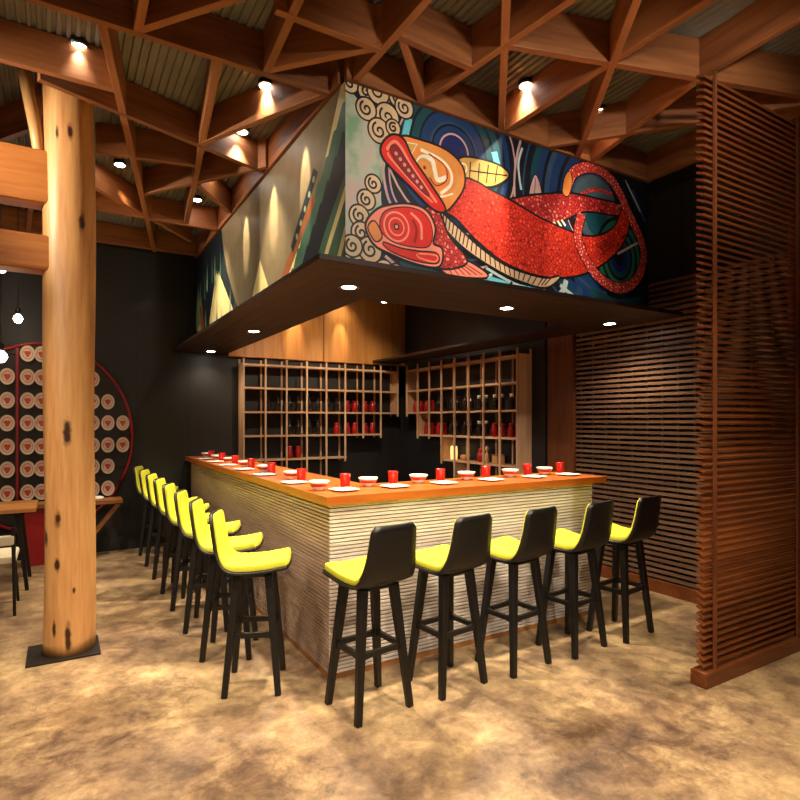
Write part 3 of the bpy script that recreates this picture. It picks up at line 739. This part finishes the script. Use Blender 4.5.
# ================================================================ LATTICE SHELVES
ZS_ = [2.29, 1.985, 1.667, 1.35, 1.03]
def lattice(name, label, loc, rotz, cols, ext, mirror):
    """cols: local x of uprights; ext: for each upright the lowest shelf index it reaches. Depth runs along local +y (front at y=0)."""
    o = thing(name, label, 'shelf', loc, rotz)
    Z = ZS_; D = .18; r = .0105
    reach = [0]*5
    end = len(cols)-1
    lim = [end, end, end, end-1, end-3]                      # stepped lower edge
    for k, z in enumerate(Z):
        x0, x1 = cols[0]+.0085, cols[lim[k]]+.03
        MB().box(x0, x1, 0, D, z-.012, z+.012).build('shelf_board', M['shelf'], o)
    for i, x in enumerate(cols):
        low = max(k for k in range(5) if lim[k] >= i); zb = Z[low] - .05 if i else .76
        if low == 4: zb = .76 if i < end-3 else .98
        for y in (-.012, D+.012):
            MB().box(x-r, x+r, y-r, y+r, zb, 2.37).build('upright', M['shelfz'], o)
    def side(x, z0, z1): MB().box(x-.008, x+.008, .0, D, z0, z1).build('side_panel', M['shelfz'], o)
    side(cols[0], .76, 2.31); side(cols[end]+.02, Z[2]+.0125, Z[0]-.0125)
    if mirror:
        side(cols[end-1]+.02, Z[3]+.0125, Z[2]-.0125); side(cols[end-3]+.02, Z[4]+.0125, Z[3]-.0125); side(cols[end-4]+.014, .78, Z[4]-.0125)
    return o
colsA = [.29*i for i in range(9)]
SA = (.65, YB-.21, 0)
lattice('lattice_shelf', 'stepped wooden lattice shelf on the dark back wall', SA, 0, colsA, None, False)
colsB = [.295*i for i in range(9)]
shB = lattice('lattice_shelf', 'stepped wooden lattice shelf on the dark right wall, with broad end board', (3.2-.015, 1.64, 0), PI/2, colsB, None, True)

def jar(kind, x, y, z, label, name, cat, group):
    o = thing(name, label, cat, (x, y, z), 0, group)
    if kind == 'bottle':
        MB().lathe([(.033,0),(.036,.004),(.036,.10),(.032,.125),(.014,.15),(.013,.185)], n=14).build('body', M['glassdark'], o)
        MB().lathe([(.015,.176),(.015,.2)], n=12).build('cap', M['plate_steel'], o)
    elif kind == 'redjar':
        MB().lathe([(.034,0),(.042,.006),(.046,.06),(.042,.11),(.03,.128),(.028,.14)], n=16).build('body', M['redglass'], o)
        MB().lathe([(.032,.138),(.032,.158),(.02,.163)], n=14).build('lid', M['red'], o)
    elif kind == 'whitecap':
        MB().lathe([(.033,0),(.036,.004),(.036,.11),(.022,.135),(.02,.155)], n=14).build('body', M['glassdark'], o)
        MB().lathe([(.024,.15),(.025,.185),(.018,.19)], n=12).build('cap', M['whitecap'], o)
    elif kind == 'bowl':
        MB().lathe([(.03,0),(.05,.02),(.07,.07),(.066,.07),(.04,.02),(0,.014)], n=18).build('body', M['tan'], o)
    elif kind == 'box':
        MB().box(-.06,.06,-.05,.05,0,.09).build('body', M['tan'], o, bevel=.006); MB().box(-.062,.062,-.052,.052,.091,.108).build('lid', M['table'], o, bevel=.004)
    elif kind == 'figure':
        MB().lathe([(.03,0),(.035,.02),(.028,.09),(.012,.12),(.012,.13),(.026,.15),(.028,.175),(.012,.2),(0,.205)], n=14).build('body', M['tan'], o)
    elif kind == 'lamp':
        MB().lathe([(.04,0),(.045,.01),(.05,.09),(.045,.17),(.04,.175)], n=16).build('shade', M['glow'], o)
    return o
jp = {}
def put(kind, pos, label):
    nm, cat, gr = {'bottle':('dark_bottle','bottle','dark bottles on the lattice shelves'), 'redjar':('red_jar','jar','red jars on the lattice shelves'),
                   'whitecap':('capped_bottle','bottle','white capped bottles on the lattice shelves'), 'bowl':('tan_bowl','bowl',None), 'box':('lidded_box','box',None),
                   'figure':('carved_figurine','figurine',None), 'lamp':('paper_lantern','lantern',None)}[kind]
    if kind in jp: return dup(jp[kind], pos, 0, label)
    jp[kind] = jar(kind, *pos, label, nm, cat, gr); return jp[kind]
def rowlab(kind, i, n, where):
    k = {'bottle':'dark bottle','redjar':'red jar','whitecap':'white capped bottle'}[kind]
    if n == 1: return f'single {k} {where}'
    return f'{k} {where}, ' + ('first from the left' if i == 0 else 'last at the right' if i == n-1 else f'{ORD[i]} from the left')
def rowA(kind, xs, k, where):
    for i, x in enumerate(xs): put(kind, (SA[0]+x, SA[1]+.09, ZS_[k]+.0125), rowlab(kind, i, len(xs), where))
def rowB(kind, ys, k, where):
    for i, y in enumerate(ys): put(kind, (BXJ, 1.64+y, ZS_[k]+.0125), rowlab(kind, i, len(ys), where))
BXJ = 3.185-.09
def cells(cells_, cols, n=2, far=False):
    out = []
    for c in cells_: out += [cols[c] + (cols[c+1]-cols[c]) * f for f in ((.27, .70) if n == 2 else (.5,))]
    return sorted(out, reverse=far)
rowA('bottle', cells((1,2,3,4), colsA), 2, 'on the third board of the back shelf')
rowA('redjar', cells((5,6), colsA), 2, 'on the third board of the back shelf')
rowA('bottle', cells((2,3), colsA), 3, 'on the fourth board of the back shelf')
rowA('redjar', cells((4,5,6), colsA)[1:], 3, 'on the fourth board of the back shelf')
rowA('redjar', cells((2,), colsA), 4, 'on the lowest board of the back shelf')
rowB('redjar', cells((6,7), colsB, 2, True), 2, 'on the third board of the right shelf')
rowB('bottle', cells((3,4,5), colsB, 2, True), 2, 'on the third board of the right shelf')
rowB('whitecap', cells((0,1,2), colsB, 2, True)[:5], 2, 'on the third board of the right shelf')
rowB('redjar', cells((5,6), colsB, 2, True), 3, 'on the fourth board of the right shelf, far half')
rowB('bottle', cells((3,4), colsB, 2, True), 3, 'on the fourth board of the right shelf')
rowB('whitecap', cells((2,), colsB, 2, True), 3, 'on the fourth board of the right shelf')
rowB('redjar', cells((0,1), colsB, 2, True), 3, 'on the fourth board of the right shelf, near half')
zl = ZS_[4]+.0125
put('bowl', (BXJ, 1.64+cells((3,), colsB, 1)[0]+.06, zl), 'tan bowl on the lowest board of the right shelf')
put('redjar', (BXJ, 1.64+.77, zl), 'single red jar on the lowest board of the right shelf')
put('figure', (BXJ, 1.64+.65, zl), 'small orange figurine on the lowest board of the right shelf')
put('box', (BXJ, 1.64+.44, zl), 'tan lidded box on the lowest board of the right shelf')
put('lamp', (BXJ, 1.64+colsB[4]+.15, zl), 'glowing yellow paper lantern at the left end of the lowest right shelf board')

# ================================================================ SLATTED SCREENS
scr = thing('slatted_screen', 'tall reddish slatted wooden screen standing nearest at the right edge', 'screen', (1.83, -1.18, 0))
W = 1.10
mb = MB(); k = 0; z = .115
while z < 3.56:
    ca, sa = math.cos(math.radians(24)), math.sin(math.radians(24)); hw, ht = .027, .0065; sec = []
    for a_, b_ in ((-hw,-ht),(hw,-ht),(hw,ht),(-hw,ht)): sec.append((a_*ca - b_*sa, z+.012 + a_*sa + b_*ca))
    mb.add([(x_, y_, z_) for x_ in (0, W) for y_, z_ in sec], [(0,3,2,1),(4,5,6,7),(0,1,5,4),(1,2,6,5),(2,3,7,6),(3,0,4,7)]); z += .0405
mb.build('slat_panel', M['screen_x'], scr)
MB().box(-.02, W+.02, -.05, .05, 0, .09).build('base_board', M['screen_x'], scr, bevel=.005)
for x in (.085, 1.06): MB().box(x-.009, x+.009, -.045, -.029, .09, 3.6).build('post', M['post'], scr)
MB().box(W, W+.05, -.045, .045, .0905, 3.6).build('post', M['post'], scr)
s2 = thing('slatted_screen', 'long slatted wooden screen along the right wall behind the stools', 'screen', (3.27, -2.0, 0))
mb = MB(); z = .13
while z < 2.80:
    mb.box(-.02, .02, 0, 3.03, z, z+.026); z += .050
mb.build('slat_panel', M['screen_y'], s2)
MB().box(-.035, .03, 0, 3.03, 0, .115).build('base_board', M['screen_x'], s2, bevel=.004)
for k in range(20):
    y = .05 + k*.155; MB().box(.0205, .036, y-.011, y+.011, .115, 2.81).build('batten', M['screen_y'], s2)
pst = MB().box(3.21, 3.40, 1.035, 1.40, 0, 3.6).build('timber_post', M['post'], None, bevel=.006)
tag(pst, 'broad brown timber post between the right shelf and the slatted wall screen', 'post')

# ================================================================ LEFT BACKGROUND
disp = thing('plate_display', 'round red framed display of white plates on the rear wall behind the column', 'display', (-1.55, YB-.06, 1.36))
RX, RZ = .90, 1.06
def oval(rx, rz, y, n=64): return [(rx*math.cos(2*PI*k/n), y, rz*math.sin(2*PI*k/n)) for k in range(n)]
n = 64; mb = MB(); v1 = oval(RX-.02, RZ-.02, .05); v2 = oval(RX-.02, RZ-.02, .02)
mb.add(v1+v2, [tuple(n+k for k in range(n)), tuple(reversed(range(n)))] + [(k,(k+1)%n,n+(k+1)%n,n+k) for k in range(n)])
mb.build('backing', M['drum'], disp)
mb = MB(); mb.tube(oval(RX, RZ, .0)+[(RX,0,0)], .016, 8, cap=False); mb.build('ring_frame', M['redframe'], disp)
for x in (on_y(17, 430, YB-.07)[0]+1.55,):
    h = RZ*math.sqrt(1-(x/RX)**2)-.02; MB().box(x-.012, x+.012, -.004, .019, -h, h).build('upright', M['redframe'], disp)
pp = None; rows = ['top','second','third','fourth','fifth','sixth','bottom']
PX = [on_y(u, 430, YB-.1)[0] for u in (7, 27.5, 41.5, 55, 68, 80.5, 93, 108, 123)]
PZ = [on_y(60, v, YB-.1)[1] for v in (355, 378, 401, 423, 446, 468, 491)]
for r_, z in enumerate(PZ):
    w = RX*math.sqrt(max(0, 1-((z-1.36)/RZ)**2))-.03
    MB().box(-w, w, .0, .0195, z-1.36-.007, z-1.36+.007).build('rail', M['drum'], disp)
    row = [x for x in (PX[1:4] if r_ == 0 else PX) if ((x+1.55)/(RX-.07))**2 + ((z-1.36)/(RZ-.07))**2 < 1]
    for i, x in enumerate(row):
        lab = f'oval white plate in the {rows[r_]} row of the round display, ' + ('leftmost' if i == 0 else 'rightmost' if i == len(row)-1 else ORD[i] + ' from the left')
        if pp is None:
            pp = thing('display_plate', lab, 'plate', (x, YB-.0605, z), 0, 'plates in the round wall display')
            def lz(prof, n=28):
                vs = []
                for rr, y in prof:
                    for k in range(n): vs.append((rr*.78*math.cos(2*PI*k/n), -y, rr*math.sin(2*PI*k/n)))
                fs = [(i*n+k, i*n+(k+1)%n, (i+1)*n+(k+1)%n, (i+1)*n+k) for i in range(len(prof)-1) for k in range(n)]
                m_ = MB().add(vs, fs, 0, True); m_.f.append(tuple(range((len(prof)-1)*n, len(prof)*n))); m_.mi.append(0); m_.sm.append(False); return m_
            lz([(.05,.0),(.088,.018),(.09,.022),(.086,.022),(.062,.012),(.01,.011)]).build('dish', M['platecream'], pp); dish = pp.children[0]
            m_ = lz([(.056,.0125),(.062,.0145),(.059,.0142),(.056,.0135)]); m_.f.pop(); m_.mi.pop(); m_.sm.pop(); m_.build('rim_line', M['emblem'], dish)
            m_ = MB(); vs = [(0,-.0145,0)]
            for k in range(40):
                t = 2*PI*k/40; rr = .033 + .006*math.cos(3*t-PI/2) + .003*math.cos(7*t); vs.append((rr*.85*math.cos(t), -.0145, rr*math.sin(t)))
            m_.add(vs, [(0, 1+k, 1+(k+1)%40) for k in range(40)]); m_.build('emblem', M['emblem'], dish)
        else: dup(pp, (x, YB-.0605, z), 0, lab)
# triangular wood bracket table below the display
tb = thing('side_console', 'small wooden console with a slanted brace below the round display', 'console', (-1.3, YB-.42, 0))
MB().box(-.5, .52, -.0, .27, .615, .66).build('top', M['table'], tb, bevel=.004)
MB().bar((.49, .10, .612), (.12, .10, .14), .05, .045).build('brace', M['table'], tb)
MB().box(-.45, .1, .05, .25, .0, .614).build('cabinet', M['redframe'], tb, bevel=.004)
t_ = thing('folded_cloth', 'crumpled white cloth on the side console under the brace', 'cloth', (-1.03, YB-.29, .6605))
MB().lathe([(.05,0),(.06,.012),(.05,.03),(.02,.04),(0,.042)], n=10, sx=1.2, sy=.7).build('cloth', M['white'], t_)
# dining table and chairs
dt = thing('dining_table', 'dining table with wooden top and black legs at the left edge', 'table', (-2.2, 3.35, 0))
MB().box(-.55, .62, -.33, .33, .72, .755).build('tabletop', M['table'], dt, bevel=.004)
for sx, sy in ((-1,-1),(1,-1),(-1,1),(1,1)): MB().bar((sx*.42+.05, sy*.2, .72), (sx*.5+.05, sy*.27, 0), .045, .04, .03, .03).build('leg', M['blackmetal'], dt)
MB().box(-.42, .52, -.02, .02, .66, .719).build('rail', M['blackmetal'], dt)
def wood_chair(label, x, y, rz):
    o = thing('dining_chair', label, 'chair', (x, y, 0), rz, 'dining chairs at the left edge')
    MB().box(-.21, .21, -.21, .21, .41, .47).build('seat', M['cream'], o, bevel=.02)
    MB().box(-.2, .2, -.235, -.195, .56, .64).build('backrest', M['cream'], o, bevel=.012)
    for sx in (-1, 1):
        MB().bar((sx*.17, .17, .41), (sx*.20, .21, 0), .032, .03, .022, .022).build('leg', M['blackmetal'], o)
        MB().bar((sx*.19, -.215, .70), (sx*.20, -.23, 0), .03, .03, .022, .022).build('leg', M['blackmetal'], o)
    return o
wood_chair('dining chair with cream seat and black legs at the left edge beside the table', -1.9, 2.55, 0)
bw = thing('serving_bowl', 'white dish on the dining table at the left edge', 'bowl', (-2.0, 3.2, .7555))
MB().lathe([(.05,0),(.07,.01),(.13,.04),(.128,.044),(.06,.015),(0,.012)], n=20).build('body', M['white'], bw)
# pendant bulbs
def pendant(x, y, z, label, r=.05):
    o = thing('pendant_bulb', label, 'pendant lamp', (x, y, z), 0, 'pendant bulbs at the left')
    MB().lathe([(0,-r),(r*.6,-r*.8),(r,0),(r*.8,r*.6),(r*.4,r*1.1)], n=16).build('bulb', M['bulb'], o)
    MB().lathe([(.022,r*1.1),(.022,r*1.1+.06)], n=10).build('socket', M['blackmetal'], o)
    MB().tube([(0,0,r*1.1+.06),(0,0,ZC-z)], .004, 6).build('cord', M['blackmetal'], o)
    l = bpy.data.lights.new('bulb_light', 'POINT'); l.energy = 2; l.color = (1,.8,.55); l.shadow_soft_size = .05
    lo = bpy.data.objects.new('bulb_light', l); C.objects.link(lo); lo.parent = o; lo.location = (0,-.0,-r-.06)
def at_d(u, v, d):
    q_ = _ray(u); return CAM[0]+d*q_[0], CAM[1]+d*q_[1], H_CAM-(v-HYP)/FPX*d
pendant(*at_d(18, 319, 5.9), 'small round pendant bulb left of the column, above the round display', .045)
pendant(*at_d(1, 267, 5.6), 'bright pendant bulb at the left edge below the lower log beam', .06)
pendant(*at_d(1, 357, 4.9), 'bright pendant bulb at the left edge in front of the round display', .05)

# ================================================================ LIGHTS
WARM = (1.0, .82, .58)
def spot(parent, loc, target, energy, deg, blend, color=WARM, soft=.03):
    l = bpy.data.lights.new('spot_light', 'SPOT'); l.energy = energy; l.spot_size = math.radians(deg); l.spot_blend = blend; l.color = color; l.shadow_soft_size = soft
    o = bpy.data.objects.new('spot_light', l); C.objects.link(o); o.parent = parent
    d = Vector(target) - Vector(loc); o.rotation_euler = d.to_track_quat('-Z', 'Y').to_euler()
    o.location = Vector(loc) - Vector(parent.location)
    return o
def downlight(x, y, z, label, group, up, r=.045):
    """round fitting; 'up' = length of its can above the lens"""
    o = thing('downlight', label, 'downlight', (x, y, z), 0, group)
    MB().lathe([(r*.92,.004),(r*.92,-.001),(r*1.3,-.004),(r*1.3,.0),(r*1.22,.004)], n=24).build('trim_ring', M['trimring'], o)
    MB().lathe([(0,-.004),(r*.5,-.0035),(r*.93,-.0015)], n=20).build('lens', M['lens'], o)
    if up: MB().lathe([(r*1.22,.0045),(r*1.22,up)], n=20).build('housing', M['blackmetal'], o)
    return o
SZW = CZ0 - .03
ring_l = [((.23,.22),'soffit downlight at the front corner of the canopy'), ((.23,2.35),'soffit downlight in the middle of the left canopy side'), ((.23,4.2),'soffit downlight at the far left end of the canopy'),
          ((1.58,.22),'soffit downlight in the middle of the front canopy side'), ((2.85,.28),'soffit downlight at the right end of the front canopy side')]
for (x, y), l in ring_l:
    o = downlight(x, y, SZW-.002, l, 'downlights in the canopy soffit', 0, .05)
    spot(o, (x, y, SZW-.02), (x-.05, y-.05, 0), (45 if x > 2.5 else 165) if y < 4 else 14, 130, .8)
cl = [((79,47),'ceiling downlight in front of the column top'), ((266,86),'bright ceiling downlight left of the mural corner'), ((526,86),'bright ceiling downlight above the fish fin'),
      ((600,112),'bright ceiling downlight above the fish tail'), ((120,165),'ceiling downlight just right of the column'), ((242,132),'small ceiling downlight above the middle of the landscape mural'), ((197,200),'small ceiling downlight above the far part of the landscape mural')]
CLP = []
for (u, v), l in cl:
    x, y = on_z(u, v, 3.83); CLP.append((x, y))
    o = downlight(x, y, 3.83, l, 'ceiling downlights between the lattice beams', ZC-3.832, .045)
    spot(o, (x, y, 3.81), (x, y, 0), 170, 66, .8)
# accent beams thrown by the ceiling downlights onto column, murals
def accent(i, tgt, e, deg, col=WARM, blend=.45):
    x, y = CLP[i]; x += .085 if i == 1 else 0; o = [c for c in C.objects if c.get('label') == cl[i][1]][0]
    spot(o, (x, y, 3.81), tgt, e, deg, blend, col, .015)
xm, ym = CLP[5][0], 2.15
om = downlight(xm, ym, 3.83, 'ceiling downlight half hidden by beams, between the two small ones over the landscape mural', 'ceiling downlights between the lattice beams', ZC-3.832, .045)
for i in (1, 5): accent(i, (CX0, CLP[i][1], 3.27), 110, 21, WARM, .4)
spot(om, (xm, ym, 3.81), (CX0, ym, 3.27), 110, 21, .4, WARM, .015)
accent(0, (COLX+.02, COLY-.17, 3.0), 60, 13)
for i, (u, v) in ((2, (495,170)), (3, (575,190))):
    x, z = on_y(u, v, CY0); accent(i, (x, CY0, z-.2), 50, 60, (1,.9,.75), 1)
# added fittings of the same kind, unseen, to brighten the room
for x, y in ((-.6,-1.6),(.35,-1.9),(-2.2,-.8),(-3.2,1.2),(-3.2,3.2),(-1.2,-3.2),(.6,-3.2),(-3.2,-2.6)):
    o = downlight(x, y, 3.83, f'added unseen ceiling downlight over the room at {"left" if x < -1 else "right" if x > 1.5 else "centre"} {"far rear" if y > 2 else "rear" if y > 0 else "front" if y < -2.5 else "middle"}', 'added ceiling downlights out of view', ZC-3.832, .045)
    spot(o, (x, y, 3.81), (x+.1, y+.1, 0), 230, 110, .8)
# lamps inside the canopy: two on the wooden facing, three added to light the lattice shelves
for x, q_ in ((1.40,'left'),(2.09,'right')):
    o = downlight(x, 4.10, 3.40, f'lamp inside the canopy before the wooden facing, {q_} of two', 'lamps inside the canopy', 0, .04)
    spot(o, (x, 4.10, 3.38), (x, YB-.07, 2.72), 55, 24, .8, WARM, .02)
    spot(o, (x, 4.10, 3.38), (x, YB-.07, 2.72), 14, 90, 1, WARM, .02)
for (x, y), t_, q_ in (((1.1, 2.9),(1.3, YB, 1.7),'left part of the back shelf'), ((2.0, 2.9),(2.3, YB, 1.8),'right part of the back shelf'), ((1.75, 2.4),(3.2, 2.8, 1.7),'right wall shelf')):
    o = downlight(x, y, 3.0, 'added lamp inside the canopy for the '+q_, 'lamps inside the canopy', .1, .04)
    MB().tube([(0,0,.1),(0,0,ZC-3.0)], .008, 8).build('stem', M['blackmetal'], o)
    spot(o, (x, y, 2.98), t_, 60, 75, .8)
# added unseen track spots washing the fish mural and the bar front
for x, y, t_, q_ in ((.3,-2.0,(.5,0,3.0),'left'), (.8,-2.3,(1.4,0,3.0),'middle'), (1.3,-2.4,(2.55,0,3.05),'right')):
    o = thing('added_track_spotlight', f'added black track spotlight, unseen, facing the fish mural, {q_} of three', 'spotlight', (x, y, 3.3), 0, 'added track spotlights out of view')
    MB().tube([(0,-.12,-.06),(0,.0,0)], .045, 14).build('head', M['blackmetal'], o); MB().tube([(0,-.06,0),(0,-.06,ZC-3.3)], .01, 8).build('stem', M['blackmetal'], o)
    spot(o, (x, y+.05, 3.3), t_, {'left':70,'middle':62,'right':70}[q_], 70, 1, (1,.92,.8), .04)
for x, y, t_, e_, dg, q_ in ((-.2,-4.2,(.4,0,.75),260,44,'the left of the bar front'), (1.2,-4.3,(1.5,0,.75),240,42,'the right of the bar front'), (-2.9,.5,(CX0,1.3,3.0),230,60,'the near part of the landscape mural'), (-3.1,2.3,(CX0,2.9,3.0),230,50,'the far part of the landscape mural'), (-3.0,-.9,(0,1.6,.85),150,56,'the left side of the bar'), (-2.7,-2.2,(COLX,COLY,1.4),80,46,'the trunk column')):  # added unseen spots brightening bar, landscape mural and column
    o = thing('added_track_spotlight', f'added black track spotlight, unseen, facing {q_}', 'spotlight', (x, y, 3.3), 0, 'added track spotlights out of view')
    MB().tube([(0,-.12,-.06),(0,.0,0)], .045, 14).build('head', M['blackmetal'], o); MB().tube([(0,-.06,0),(0,-.06,ZC-3.3)], .01, 8).build('stem', M['blackmetal'], o)
    d_ = (Vector(t_) - Vector((x, y, 3.3))).normalized() * .08
    spot(o, (x+d_.x, y+d_.y, 3.3+d_.z), t_, e_, dg, 1, (1,.88,.7), .04)
spot(bpy.data.objects[[c.name for c in C.objects if c.get('label') == cl[4][1]][0]], (CLP[4][0], CLP[4][1], 3.8), (on_y(137, 285, YB)[0], YB, 3.1), 40, 12, .9)
w = bpy.data.worlds.new('room_ambient'); w.use_nodes = True; w.node_tree.nodes['Background'].inputs[0].default_value = (1, .8, .6, 1); w.node_tree.nodes['Background'].inputs[1].default_value = .05
bpy.context.scene.world = w

# ================================================================ CAMERA
cd = bpy.data.cameras.new('camera'); cam = bpy.data.objects.new('camera', cd); C.objects.link(cam)
cam.location = (CAM[0], CAM[1], H_CAM); cam.rotation_euler = (PI/2, 0, ANG - PI/2)
cd.sensor_width = 36; cd.lens = FPX/800*36; cd.shift_y = (HYP-400)/800; cd.clip_start = .05
bpy.context.scene.camera = cam
vs_ = bpy.context.scene.view_settings
vs_.view_transform = 'Standard'; vs_.look = 'None'; vs_.gamma = 1; vs_.use_curve_mapping = False; vs_.exposure = 0.5
